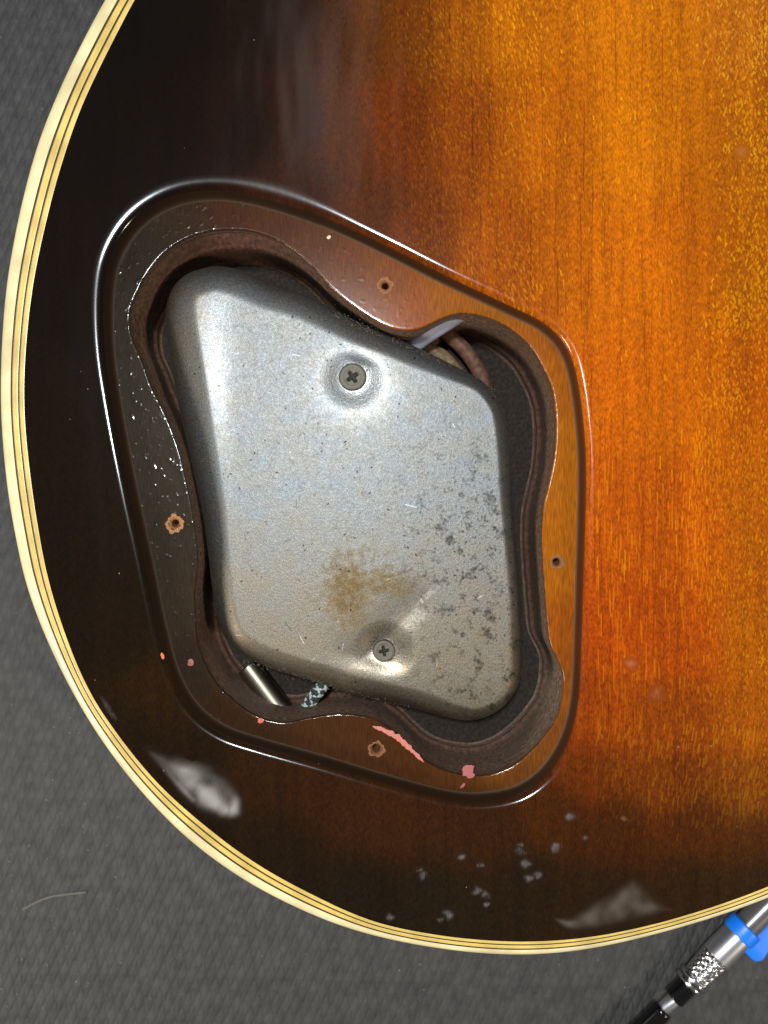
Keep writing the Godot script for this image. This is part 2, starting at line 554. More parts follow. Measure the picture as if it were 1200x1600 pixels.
	# --- chips of pink filler showing through
	for c in [[[582, 1135, 600, 1141, 622, 1153, 643, 1172, 662, 1191], 4.0, lin(186, 108, 96)], [[727, 1196, 733, 1206, 735, 1216], 9.5, lin(158, 84, 82)], [[722, 1226, 725, 1229], 5.0, lin(158, 84, 82)], [[406, 1122, 407, 1130], 4.5, lin(190, 92, 74)], [[296, 1030, 300, 1040], 5.0, lin(150, 90, 82)], [[512, 369, 515, 373], 4.0, lin(220, 190, 150)], [[252, 1020, 255, 1030], 2.5, lin(210, 100, 40)]]:
		part("filler_chip", chip(c[0], c[1], DL - 0.00006 if c[0][0] != 252 else -0.00003), mat(c[2], 0.6), guitar)
	build_cavity(inner, nin)

# A thin uneven flake along a path of (u, v) pairs, half width in grid cells
func chip(path: Array, half: float, depth: float) -> ArrayMesh:
	var pts := []
	for i in range(0, path.size(), 2):
		pts.append(P(path[i], path[i + 1], depth))
	var line := curve(pts, 26)
	var nz := noise(int(path[0]), 650.0, 3)
	var rings := []
	var n := line.size()
	for i in n:
		var t := (line[mini(i + 1, n - 1)] - line[maxi(i - 1, 0)]).normalized()
		var s := Vector3(-t.z, 0, t.x)
		var taper := sqrt(maxf(0.02, sin(PI * (i + 0.6) / (n + 0.2))))
		var wl := half * S * taper * (1.0 + 0.7 * nz.get_noise_2d(line[i].x, line[i].z))
		var wr := half * S * taper * (1.0 + 0.7 * nz.get_noise_2d(line[i].x + 3.0, line[i].z))
		var r := PackedVector3Array()
		for j in 5:
			var f := j / 4.0
			r.append(line[i] + s * lerpf(wl, -wr, f) + Vector3(0, 0.00008 * sin(PI * f) * (1.0 + nz.get_noise_2d(line[i].x * 2.0, f)), 0))
		rings.append(r)
	return loft(rings, func(p): return Vector2(p.x, p.z) * 100.0, null, null, false)

func build_cavity(inner: PackedVector3Array, nin: PackedVector3Array) -> void:
	# walls go down from the ledge's edge, with a routing step part of the way and an undercut at the far corner
	var wob := noise(71, 140.0, 3)
	var rings := []
	for s in [[0.0, 0.55], [-0.12, 1.6], [-0.2, 3.0], [-0.25, 4.2], [-0.25, 5.2], [-0.25, 7.0], [-0.2, 9.0], [-0.2, 12.0], [-0.2, 16.0], [-0.15, 19.5], [0.1, 20.1], [0.55, 20.3], [0.7, 20.6], [0.7, 21.2], [0.75, 22.2], [0.85, 22.9], [1.2, 23.2]]:
		var r := PackedVector3Array()
		for i in N:
			var q := UV(inner[i])
			var far := exp(-pow((q - Vector2(330, 370)).length() / 150.0, 2))
			var dd: float = s[1]
			var under := 0.0
			if dd > 3.5 and dd < 8.0:
				under = -2.2 * far
			elif dd >= 8.0 and dd < 18.0:
				under = 0.9 * far
			var w := wob.get_noise_3d(inner[i].x, dd * 0.0006, inner[i].z) * 0.07 + far * 0.10 * sin(i * 2.1) * smoothstep(9.0, 10.0, dd)
			r.append(inner[i] + nin[i] * (s[0] + under + (w if dd > 1.0 else 0.0)) * MM - Vector3(0, dd * MM, 0))
		rings.append(r)
	var wm := mat(Color(1, 1, 1), 0.62, 0, true)
	wm.albedo_texture = M.dusty
	wm.uv1_triplanar = true
	wm.uv1_scale = Vector3(70, 70, 70)
	wm.heightmap_enabled = true
	wm.heightmap_texture = noise_tex(72, 0.2, 3)
	wm.heightmap_scale = 0.006
	part("cavity_wall", loft(rings, func(p): return Vector2(p.x * 40.0, p.y * 40.0), func(p: Vector3) -> Color:
		var q := UV(p)
		var dd := (TOP - p.y) / MM
		var c := lin(186, 148, 124).lerp(lin(210, 184, 160), 0.7 * exp(-pow((q - Vector2(850, 1080)).length() / 110.0, 2)))
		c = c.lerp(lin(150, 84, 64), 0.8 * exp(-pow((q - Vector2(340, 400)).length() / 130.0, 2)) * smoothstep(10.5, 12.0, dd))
		c = c.lerp(lin(120, 72, 52), 0.75 * (1.0 - smoothstep(0.25, 0.9, absf(dd - 25.0))))
		c = c.lerp(lin(110, 58, 24), 0.6 * exp(-pow((q - Vector2(330, 985)).length() / 40.0, 2)))
		c = c.lerp(lin(128, 76, 40), 0.7 * (1.0 - smoothstep(5.0, 6.6, dd)))
		return c), wm, guitar)
	var last: PackedVector3Array = rings[rings.size() - 1]
	var fr := []
	for k in 13:
		var r := PackedVector3Array()
		for i in N:
			r.append(last[i].lerp(Vector3(C0.x, last[i].y, C0.y), k / 12.0))
		fr.append(r)
	var fm := mat(lin(80, 63, 52), 0.85)
	fm.albedo_texture = M.dusty
	fm.uv1_triplanar = true
	fm.uv1_scale = Vector3(80, 80, 80)
	fm.heightmap_enabled = true
	fm.heightmap_texture = wm.heightmap_texture
	fm.heightmap_scale = 0.02
	part("cavity_floor", loft(fr, func(p): return Vector2(p.x, p.z) * 60.0), fm, guitar)

func build_binding() -> void:
	var o: PackedVector3Array = M.body_out
	var cream := mat(lin(236, 208, 122), 0.3)
	cream.albedo_texture = M.aged
	cream.uv1_triplanar = true
	cream.uv1_scale = Vector3(9, 9, 9)
	var pale := mat(lin(250, 238, 196), 0.3)  # outermost strip: light on its rounded edge is whitened into the colour
	pale.albedo_texture = M.aged
	pale.uv1_triplanar = true
	pale.uv1_scale = Vector3(9, 9, 9)
	var black := mat(lin(58, 42, 22), 0.35)
	# place across the binding: f = 0 at the wood, 1 at the outermost edge
	var at := func(i: int, f: float, lift: float) -> Vector3:
		var p := body_in[i].lerp(o[i], f)
		var e := clampf((f - 0.50) / 0.50, 0, 1)
		p.y = TOP + lift - 2.0 * MM * (1.0 - sqrt(maxf(0.0, 1.0 - e * e)))
		return p
	var bands := [[0.0, 0.165, cream, 0.03, "binding_strip"], [0.165, 0.235, black, -0.02, "binding_line"], [0.235, 0.43, cream, 0.03, "binding_strip"], [0.43, 0.505, black, -0.02, "binding_line"], [0.505, 1.0, pale, 0.03, "binding_strip"]]
	for b in bands:
		var rings := []
		var steps := 16 if b[1] > 0.9 else 6
		if b[1] > 0.9:      # the outermost strip goes on down the side
			for dd in [6.5, 4.0, 2.4]:
				var r := PackedVector3Array()
				for i in N:
					r.append(Vector3(o[i].x, TOP - dd * MM, o[i].z))
				rings.append(r)
		for k in steps + 1:
			var f: float = lerpf(b[1], b[0], k / float(steps))
			var edge := 0.04 * MM if (k == 0 or k == steps) and b[1] < 0.9 else 0.0
			var r := PackedVector3Array()
			for i in N:
				r.append(at.call(i, f, b[3] * MM - edge))
			rings.append(r)
		part(b[4], loft(rings, func(p): return Vector2(p.x, p.z) * 20.0), b[2], guitar)
	var sides := []
	for dd in [49.0, 40.0, 20.0, 6.4]:
		var r := PackedVector3Array()
		for i in N:
			r.append(Vector3(o[i].x, TOP - dd * MM, o[i].z) + (Vector3(C0.x, 0, C0.y) - Vector3(o[i].x, 0, o[i].z)).normalized() * 0.0004)
		sides.append(r)
	part("side", loft(sides, func(p): return Vector2(p.x, p.y) * 20.0), mat(lin(52, 30, 18), 0.18), guitar)

# Room reflections in the lacquer, painted as pale colour on low uneven swellings
func reflection_patch(called: String, outline_pts: Array, tall: float, c: Color, rough: float, s: int, label := "", keep := 0.8, glint_cores := []) -> void:
	var lo := Vector2(1e9, 1e9)
	var hi := -lo
	var poly := PackedVector2Array()
	var n := outline_pts.size() / 2
	for i in n:
		var a := Vector2(outline_pts[2 * i], outline_pts[2 * i + 1])
		var b := Vector2(outline_pts[(2 * i + 2) % (2 * n)], outline_pts[(2 * i + 3) % (2 * n)])
		var a0 := Vector2(outline_pts[(2 * i - 2 + 2 * n) % (2 * n)], outline_pts[(2 * i - 1 + 2 * n) % (2 * n)])
		var b1 := Vector2(outline_pts[(2 * i + 4) % (2 * n)], outline_pts[(2 * i + 5) % (2 * n)])
		for j in 8:
			poly.append(a.cubic_interpolate(b, a0, b1, j / 8.0))
	for q in poly:
		lo = lo.min(q)
		hi = hi.max(q)
	var res := 2.0 if hi.x - lo.x > 60 else 1.0
	var nx := int((hi.x - lo.x) / res) + 3
	var ny := int((hi.y - lo.y) / res) + 3
	var nz := noise(s, 0.05, 3)
	var fz := noise(s + 1, 0.02, 2)
	var soft := minf(30.0, (hi.x - lo.x) * 0.5)
	var rings := []
	var cols := {}
	var gone := {}
	for y in ny:
		var r := PackedVector3Array()
		for x in nx:
			var q := lo + Vector2(x - 1, y - 1) * res
			var dist := 1e9
			for i in poly.size():
				dist = minf(dist, Geometry2D.get_closest_point_to_segment(q, poly[i], poly[(i + 1) % poly.size()]).distance_to(q))
			var inside := Geometry2D.is_point_in_polygon(q, poly)
			var k := smoothstep(0.0, soft, dist) if inside else 0.0
			var up := tall * k * (0.75 + 0.5 * nz.get_noise_2d(q.x, q.y))
			var p := P(q.x, q.y, 0.0)
			p.y = TOP + 0.00002 + up * MM - (0.00003 if not inside else 0.0)
			r.append(p)
			var base: Color = M.shade.call(p)
			base = Color(base.r * 0.85, base.g * 0.8, base.b * 0.7)
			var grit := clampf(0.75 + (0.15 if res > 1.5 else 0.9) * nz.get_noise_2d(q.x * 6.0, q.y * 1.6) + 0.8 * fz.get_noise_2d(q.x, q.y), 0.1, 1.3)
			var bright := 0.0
			for e in glint_cores:
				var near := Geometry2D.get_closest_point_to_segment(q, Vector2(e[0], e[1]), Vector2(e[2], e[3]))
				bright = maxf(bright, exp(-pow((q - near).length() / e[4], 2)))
			cols[p] = base.lerp(c.lerp(lin(176, 172, 166), 0.6 * bright), smoothstep(0.0, 0.9, k) * keep * minf(grit + 0.5 * bright, 1.3))  # reflection painted as grey over the finish, paler along its bright lines
			if not inside and dist > 2.0 * res:
				gone[p] = true
		rings.append(r)
	var m := mat(Color(1, 1, 1), rough, 0, true)
	m.heightmap_enabled = true
	m.heightmap_texture = M.scuff
	m.heightmap_scale = 0.0008
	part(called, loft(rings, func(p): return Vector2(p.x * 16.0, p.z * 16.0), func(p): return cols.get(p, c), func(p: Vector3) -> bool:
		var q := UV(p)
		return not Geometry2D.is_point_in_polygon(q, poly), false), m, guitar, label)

func build_reflections_and_dust() -> void:
	reflection_patch("painted_reflection", [222, 1168, 262, 1172, 312, 1182, 345, 1196, 372, 1224, 386, 1258, 380, 1282, 345, 1286, 312, 1274, 282, 1250, 250, 1208], 0.16, lin(92, 88, 82), 0.18, 81, "large cloudy grey painted reflection in the lacquer near the lower left binding", 0.7, [[290, 1208, 350, 1268, 13], [232, 1180, 300, 1250, 5], [372, 1250, 360, 1278, 9]])
	reflection_patch("painted_reflection", [152, 1082, 166, 1086, 186, 1116, 190, 1134, 172, 1126, 156, 1102], 0.1, lin(92, 90, 82), 0.18, 82, "", 0.7)
	reflection_patch("painted_reflection", [858, 1426, 880, 1428, 930, 1400, 970, 1376, 990, 1366, 1012, 1380, 1040, 1408, 1070, 1424, 1010, 1440, 930, 1458, 890, 1458, 866, 1444], 0.12, lin(92, 82, 72), 0.18, 83, "wide grey painted reflection in the lacquer against the bottom binding", 0.62, [[872, 1436, 884, 1448, 12]])
	var spots := [[1026, 1082, 17], [986, 1036, 14], [990, 1045, 8], [867, 1325, 14], [815, 1332, 15], [822, 1350, 13], [826, 1372, 12], [752, 1352, 11], [745, 1392, 13], [760, 1398, 12], [700, 1430, 14], [688, 1438, 10], [660, 1368, 12], [655, 1360, 9], [722, 1340, 11], [812, 1320, 9], [890, 1275, 15], [914, 1308, 9], [975, 1280, 10], [1160, 238, 17], [610, 1432, 12], [760, 1412, 9], [840, 1368, 10]]
	for i in spots.size():
		var e: Array = spots[i]
		var ring_ := []
		for k in 7:
			var a := TAU * k / 7.0
			var r: float = e[2] * rng.randf_range(0.65, 1.15)
			ring_.append_array([e[0] + cos(a) * r, e[1] + sin(a) * r * 0.85])
		var warm: bool = e[0] > 960 or e[1] < 500
		reflection_patch("painted_ding_glint", ring_, 0.05, lin(190, 128, 82) if warm else lin(128, 122, 120), 0.22, 90 + i, "", 0.24 if warm else 0.42)  # small reflections on the dings, painted as paler colour
	# specks of dust on the lacquer
	var st := SurfaceTool.new()
	st.begin(Mesh.PRIMITIVE_TRIANGLES)
	var ball := SphereMesh.new()
	ball.radius = 0.5
	ball.height = 1.0
	ball.radial_segments = 7
	ball.rings = 4
	for k in 60:
		var u := rng.randf_range(60, 1195)
		var v := rng.randf_range(5, 1420)
		var q := Vector2(u, v)
		var c := Vector2(P(u, v).x, P(u, v).z) - C0
		var i := int(fposmod(c.angle(), TAU) / TAU * N) % N
		var far := Vector2(body_in[i].x - C0.x, body_in[i].z - C0.y).length()
		var near := Vector2(rim[i].x - C0.x, rim[i].z - C0.y).length()
		if c.length() > far - 0.001 or c.length() < near + 0.002:
			continue
		var sz := rng.randf_range(0.00012, 0.0003) * (1.7 if rng.randf() < 0.08 else 1.0)
		st.append_from(ball, 0, Transform3D(Basis.from_euler(Vector3(0, rng.randf() * TAU, 0)).scaled(Vector3(sz, sz * 0.6, sz * rng.randf_range(0.8, 1.8))), P(q.x, q.y, -0.00005)))
	var o := part("dust_specks", st.commit(), mat(lin(130, 122, 108), 0.9), guitar)
	o.set_meta("kind", "stuff")

# ---------------------------------------------------------------- shield can in the cavity
const DC := 0.0088
func can_height(q: Vector2) -> float:      # swelling (+) and dimples (-) of the can's top, in mm
	var h := 0.0
	for e in [[552, 592, 56.0, 0.8], [602, 1019, 52.0, 0.8]]:
		var r := (q - Vector2(e[0], e[1])).length()
		h -= e[3] * (1.0 - smoothstep(14.0, e[2], r))
	# crease running up from the lower screw
	var a := Vector2(556, 1036)
	var b := Vector2(648, 950)
	var c := Geometry2D.get_closest_point_to_segment(q, a, b)
	var side := (b - a).cross(q - a)
	var wide := 32.0 if side < 0 else 15.0
	h -= 0.45 * exp(-pow((q - c).length() / wide, 2))
	h += 0.10 * sin((q.x - 400.0) * 0.009) * sin((q.y - 500.0) * 0.006)
	return h

func build_can() -> void:
	var can := thing("shield_can", "dull grey sheet steel shield can screwed down inside the open cavity", "metal cover", P(560, 770, DC))
	var n := 480
	var c := Vector2(P(560, 770).x, P(560, 770).z)
	var pts := [258, 470, 268, 446, 288, 426, 315, 416, 345, 412, 384, 422, 426, 441, 483, 461, 560, 500, 608, 520, 664, 546, 704, 566, 752, 592, 776, 618, 790, 648, 797, 700, 802, 780, 808, 845, 814, 915, 816, 985, 815, 1055, 806, 1083, 785, 1108, 757, 1123, 732, 1128, 697, 1123, 645, 1109, 592, 1097, 540, 1085, 513, 1074, 440, 1052, 385, 1030, 358, 1010, 342, 982, 331, 932, 322, 862, 313, 800, 296, 722, 280, 652, 266, 580, 256, 510]
	var side := ring(outline(pts, DC + 0.004, c, n), c, 0)
	var nin := inward(side)
	var rad := PackedFloat32Array()
	for i in n:
		var q := UV(side[i])
		rad.append((5.6 + 3.2 * exp(-pow((q - Vector2(270, 540)).length() / 260.0, 2)) - 2.0 * smoothstep(640, 800, q.x)) * MM)
	var rings := []
	for dd in [18.4, 17.9]:
		var r := PackedVector3Array()
		for i in n:
			r.append(side[i] - nin[i] * 1.8 * MM * (1.0 if dd > 18.2 else 0.4) + Vector3(0, TOP - DC - dd * MM, 0))
		rings.append(r)
	for dd in [16.5, 12.0, 8.0]:
		var r := PackedVector3Array()
		for i in n:
			r.append(side[i] + Vector3(0, TOP - DC - dd * MM, 0))
		rings.append(r)
	var flat := PackedVector3Array()
	for e in [[0.0, 6.6], [0.015, 5.6], [0.05, 4.5], [0.10, 3.6], [0.17, 2.85], [0.26, 2.2], [0.37, 1.62], [0.50, 1.1], [0.63, 0.70], [0.75, 0.39], [0.85, 0.17], [0.93, 0.05], [1.0, 0.0]]:
		var r := PackedVector3Array()
		for i in n:
			var lift: float = exp(-pow((UV(side[i]) - Vector2(265, 540)).length() / 190.0, 2)) * 0.34 * e[0] * e[0]
			r.append(side[i] + nin[i] * rad[i] * e[0] + Vector3(0, TOP - DC - (e[1] - lift) * MM, 0))
		rings.append(r)
		flat = r
	for k in range(1, 111):
		var t := k / 110.0
		var r := PackedVector3Array()
		for i in n:
			var p := flat[i].lerp(Vector3(c.x, flat[i].y, c.y), t)
			p.y = TOP - DC + (flat[i].y - TOP + DC) * exp(-pow(t / 0.085, 2))
			var kk := (H + DC) / H
			var q := Vector2(p.x / S / kk + 600, p.z / S / kk + 800)
			p.y += can_height(q) * MM * smoothstep(0.0, 0.12, t)
			r.append(p)
		rings.append(r)
	for r in rings:
		for i in r.size():
			r[i] -= can.position
	# the metal's picture (grid 240..830 by 395..1145 at the can's depth)
	var w := 885
	var h := 1125
	var f1 := noise_image(w, h, 101, 0.32, 2).get_data()
	var f2 := noise_image(w, h, 102, 0.10, 3).get_data()
	var f3 := noise_image(w, h, 103, 0.012, 4).get_data()
	var f4 := noise_image(w, h, 104, 0.035, 4).get_data()
	var f5 := noise_image(w, h, 106, 0.022, 3).get_data()
	var cell := noise_image(w, h, 105, 0.16, 1, 1, 1, FastNoiseLite.TYPE_CELLULAR).get_data()
	var d := PackedByteArray()
	d.resize(w * h * 3)
	var bump := PackedByteArray()
	bump.resize(w * h)
	var rg := PackedByteArray()
	rg.resize(w * h)
	for y in h:
		var v := 395.0 + y / 1.5
		for x in w:
			var u := 240.0 + x / 1.5
			var i := y * w + x
			var a := 116.0 + (f1[i] - 128) * 0.26 + (f2[i] - 128) * 0.03 + (cell[i] - 128) * 0.05
			var warm := clampf((v - 780.0) / 240.0, 0, 1) * 0.9 + clampf((330.0 - u) / 60.0, 0, 1) * 0.7 + (f3[i] - 120) / 400.0
			# brown stain over the lower middle
			var s1 := maxf(exp(-(pow((u - 545.0) / 44.0, 2) + pow((v - 925.0) / 62.0, 2))), 0.8 * exp(-(pow((u - 600.0) / 55.0, 2) + pow((v - 910.0) / 30.0, 2))))
			s1 = clampf((s1 + (f4[i] - 128) / 330.0 + (f2[i] - 128) / 900.0 - 0.22) * 1.05, 0, 1)
			# dark oxide blotches down the right side
			var reg := clampf((u - 600.0) / 120.0, 0, 1) * clampf((v - 620.0) / 200.0, 0, 1)
			var blot := clampf(((f5[i] - 128) / 128.0 + (f2[i] - 128) / 350.0 - 0.17) * 1.5, 0, 1) * reg + 0.5 * clampf((f2[i] - 168) / 40.0, 0, 1) * reg
			var grime := clampf((v - 1040.0) / 70.0 + (f4[i] - 128) / 300.0, 0, 1) * 0.4
			a *= 1.0 - 0.36 * blot - 0.13 * s1 - 0.3 * grime
			d[i * 3] = clampi(int(a * (1.0 + 0.06 * warm + 0.05 * s1)), 0, 255)
			d[i * 3 + 1] = clampi(int(a * (1.0 - 0.03 * warm - 0.09 * s1)), 0, 255)
			d[i * 3 + 2] = clampi(int(a * (0.985 - 0.15 * warm - 0.30 * s1)), 0, 255)
			bump[i] = clampi(int(128 + (f1[i] - 128) * 0.5 + (cell[i] - 128) * 0.3 + (f2[i] - 128) * 0.3), 0, 255)
			var rub := maxf(exp(-pow(Vector2(u - 558, v - 596).length() / 52.0, 2)), exp(-pow(Vector2(u - 606, v - 1024).length() / 46.0, 2)))
			rub = maxf(rub, 0.5 * exp(-pow((u - 338) / 26.0, 2)) * exp(-pow((v - 560) / 130.0, 2)))
			rg[i] = clampi(int(136 - 52.0 * rub + (f2[i] - 128) * 0.10 + (f4[i] - 128) * 0.05 + 24 * s1 + 30 * blot), 30, 255)
	var to := func(u: float, v: float) -> Vector2: return Vector2((u - 240.0) * 1.5, (v - 395.0) * 1.5)
	# scratches and specks
	for k in 46:
		var q: Vector2 = to.call(rng.randf_range(320, 800), rng.randf_range(470, 1080))
		var e := q + Vector2.from_angle(rng.randf() * TAU) * rng.randf_range(4, 26)
		dab(d, w, h, q.x, q.y, e.x, e.y, rng.randf_range(0.3, 0.8), Color(0.2, 0.2, 0.2) if rng.randf() < 0.65 else Color(0.9, 0.9, 0.88), 0.6)
	for k in 260:
		var q: Vector2 = to.call(rng.randf_range(300, 805), rng.randf_range(450, 1100))
		var e := q + Vector2.from_angle(rng.randf() * TAU) * rng.randf_range(0.5, 4)
		dab(d, w, h, q.x, q.y, e.x, e.y, rng.randf_range(0.6, 1.9), Color(0.17, 0.15, 0.14) if rng.randf() < 0.7 else Color(0.4, 0.28, 0.16), 0.75)
	for s in [[552, 592, 34, 2.6, 4.4], [552, 592, 28, 2.8, 4.0], [552, 592, 52, 2.7, 3.6]]:
		for k in 24:
			var a0: float = lerpf(s[3], s[4], k / 24.0)
			var a1: float = lerpf(s[3], s[4], (k + 1) / 24.0)
			var q: Vector2 = to.call(s[0] + cos(a0) * s[2], s[1] + sin(a0) * s[2])
			var e: Vector2 = to.call(s[0] + cos(a1) * s[2], s[1] + sin(a1) * s[2])
			dab(d, w, h, q.x, q.y, e.x, e.y, 0.9, Color(0.40, 0.35, 0.32), 0.45)
	for off in [0.0, 4.0, 9.0]:
		var q: Vector2 = to.call(562 + off, 1036 - off)
		for k in 14:
			var t := (k + 1) / 14.0
			var e: Vector2 = to.call(562 + off + 62 * t + 8 * sin(t * 4), 1036 - off * 0.5 - 72 * t - 14 * sin(t * PI))
			dab(d, w, h, q.x, q.y, e.x, e.y, 1.0, Color(0.72, 0.74, 0.77) if off != 4.0 else Color(0.42, 0.42, 0.43), 0.2)
			q = e
	var m := mat(Color(1, 1, 1), 1.0, 0.96)
	m.albedo_texture = tex(Image.create_from_data(w, h, false, Image.FORMAT_RGB8, d))
	m.heightmap_enabled = true
	m.heightmap_texture = tex(Image.create_from_data(w, h, false, Image.FORMAT_L8, bump))
	m.heightmap_scale = 0.004
	m.roughness_texture = tex(Image.create_from_data(w, h, false, Image.FORMAT_L8, rg))
	m.texture_repeat = false
	var kk := (H + DC) / H
	var cuv := func(p: Vector3) -> Vector2:
		var g: Vector3 = p + can.position
		return Vector2((g.x / S / kk + 600.0 - 240.0) / 590.0, (g.z / S / kk + 800.0 - 395.0) / 750.0)
	M.steel = m
	part("steel_shell", loft(rings, cuv), m, can)
	# --- two cross-head screws sunk in the dimples
	var screw_mat := mat(Color(1, 1, 1), 0.55, 0.45, true)
	screw_mat.heightmap_enabled = true
	screw_mat.heightmap_texture = M.scuff
	screw_mat.heightmap_scale = 0.004
	for e in [[551, 589, 21.0, 0.6], [600, 1017, 17.0, 0.2]]:
		var o := Node3D.new()
		var r0: float = e[2] * S
		o.name = "screw"
		can.add_child(o, true)
		o.position = P(e[0], e[1], DC + (0.00052 if e[1] < 800 else 0.0007)) - can.position
		o.rotation.y = e[3]
		var hr := []
		for s in [[1.12, -0.5], [1.06, 0.22], [1.0, 0.36], [0.88, 0.46], [0.74, 0.46], [0.68, 0.36]]:
			var r := PackedVector3Array()
			for j in 48:
				var a := TAU * j / 48
				r.append(Vector3(cos(a) * r0 * s[0], s[1] * MM, sin(a) * r0 * s[0]))
			hr.append(r)
		# pan of the head, pressed in where the driver goes
		for s in [0.62, 0.5, 0.42, 0.36, 0.3, 0.24, 0.18, 0.1, 0.0]:
			var r := PackedVector3Array()
			for j in 48:
				var a := TAU * j / 48
				var x: float = cos(a) * s
				var z: float = sin(a) * s
				var arm := 1.0 - smoothstep(0.07, 0.17, minf(absf(x), absf(z)))
				r.append(Vector3(x * r0, (0.40 - 0.32 * arm * (1.0 - smoothstep(0.36, 0.56, s)) - 0.1 * (1.0 - s)) * MM, z * r0))
			hr.append(r)
		part("head", loft(hr, func(p): return Vector2(p.x, p.z) * 120.0, func(p: Vector3) -> Color:
			var rr := Vector2(p.x, p.z).length() / r0
			var arm := 1.0 - smoothstep(0.10, 0.19, minf(absf(p.x), absf(p.z)) / r0)
			var dirt := maxf(arm * (1.0 - smoothstep(0.42, 0.58, rr)), 0.6 * smoothstep(1.0, 1.08, rr))
			return lin(96, 91, 80).lerp(lin(34, 30, 26), dirt)), screw_mat, o)
	# --- dust and lint gathered along the far shoulder
	var st := SurfaceTool.new()
	st.begin(Mesh.PRIMITIVE_TRIANGLES)
	var bx := BoxMesh.new()
	bx.size = Vector3(1, 1, 1)
	for k in 900:
		var t := rng.randf()
		var u := lerpf(520, 770, t) + rng.randfn() * 6.0
		var v := lerpf(488, 612, t) + rng.randfn() * 5.5 + 4.0
		if k > 640:
			u = rng.randf_range(380, 640)
			v = 1032 + (u - 380) * 0.265 + rng.randfn() * 5.0
		var p := P(u, v, DC + (0.0016 if k <= 640 else 0.0018) + rng.randf() * 0.0004)
		var ln := rng.randf_range(0.00006, 0.00022) * (2.4 if rng.randf() < 0.08 else 1.0)
		st.append_from(bx, 0, Transform3D(Basis.from_euler(Vector3(rng.randf_range(-0.5, 0.5), rng.randf() * TAU, 0)).scaled(Vector3.ONE) * Basis.from_scale(Vector3(ln, 0.00006, rng.randf_range(0.00004, 0.0001))), p - can.position))
	var lint := part("lint", st.commit(), mat(lin(118, 108, 92), 0.95), can)
	lint.set_meta("kind", "stuff")
	# --- a few loose crumbs
	for e in [[566, 544, 0.55, lin(190, 150, 40)], [388, 742, 0.7, lin(120, 90, 60)], [431, 505, 0.45, lin(70, 22, 20)], [535, 704, 0.5, lin(120, 96, 50)], [447, 940, 0.5, lin(206, 186, 80)], [750, 806, 0.55, lin(206, 170, 60)], [417, 840, 0.55, lin(220, 220, 214)], [560, 541, 0.4, lin(40, 34, 30)]]:
		var b := SphereMesh.new()
		b.radius = e[2] * MM
		b.height = e[2] * MM * 0.9
		b.radial_segments = 9
		b.rings = 5
		var o := part("crumb", b, mat(e[3], 0.6), can)
		o.position = P(e[0], e[1], DC + 0.0003 if e[1] > 600 else DC + 0.0004) - can.position
		o.scale = Vector3(1, 0.8, rng.randf_range(0.4, 0.7))
		o.rotation.y = rng.randf() * TAU

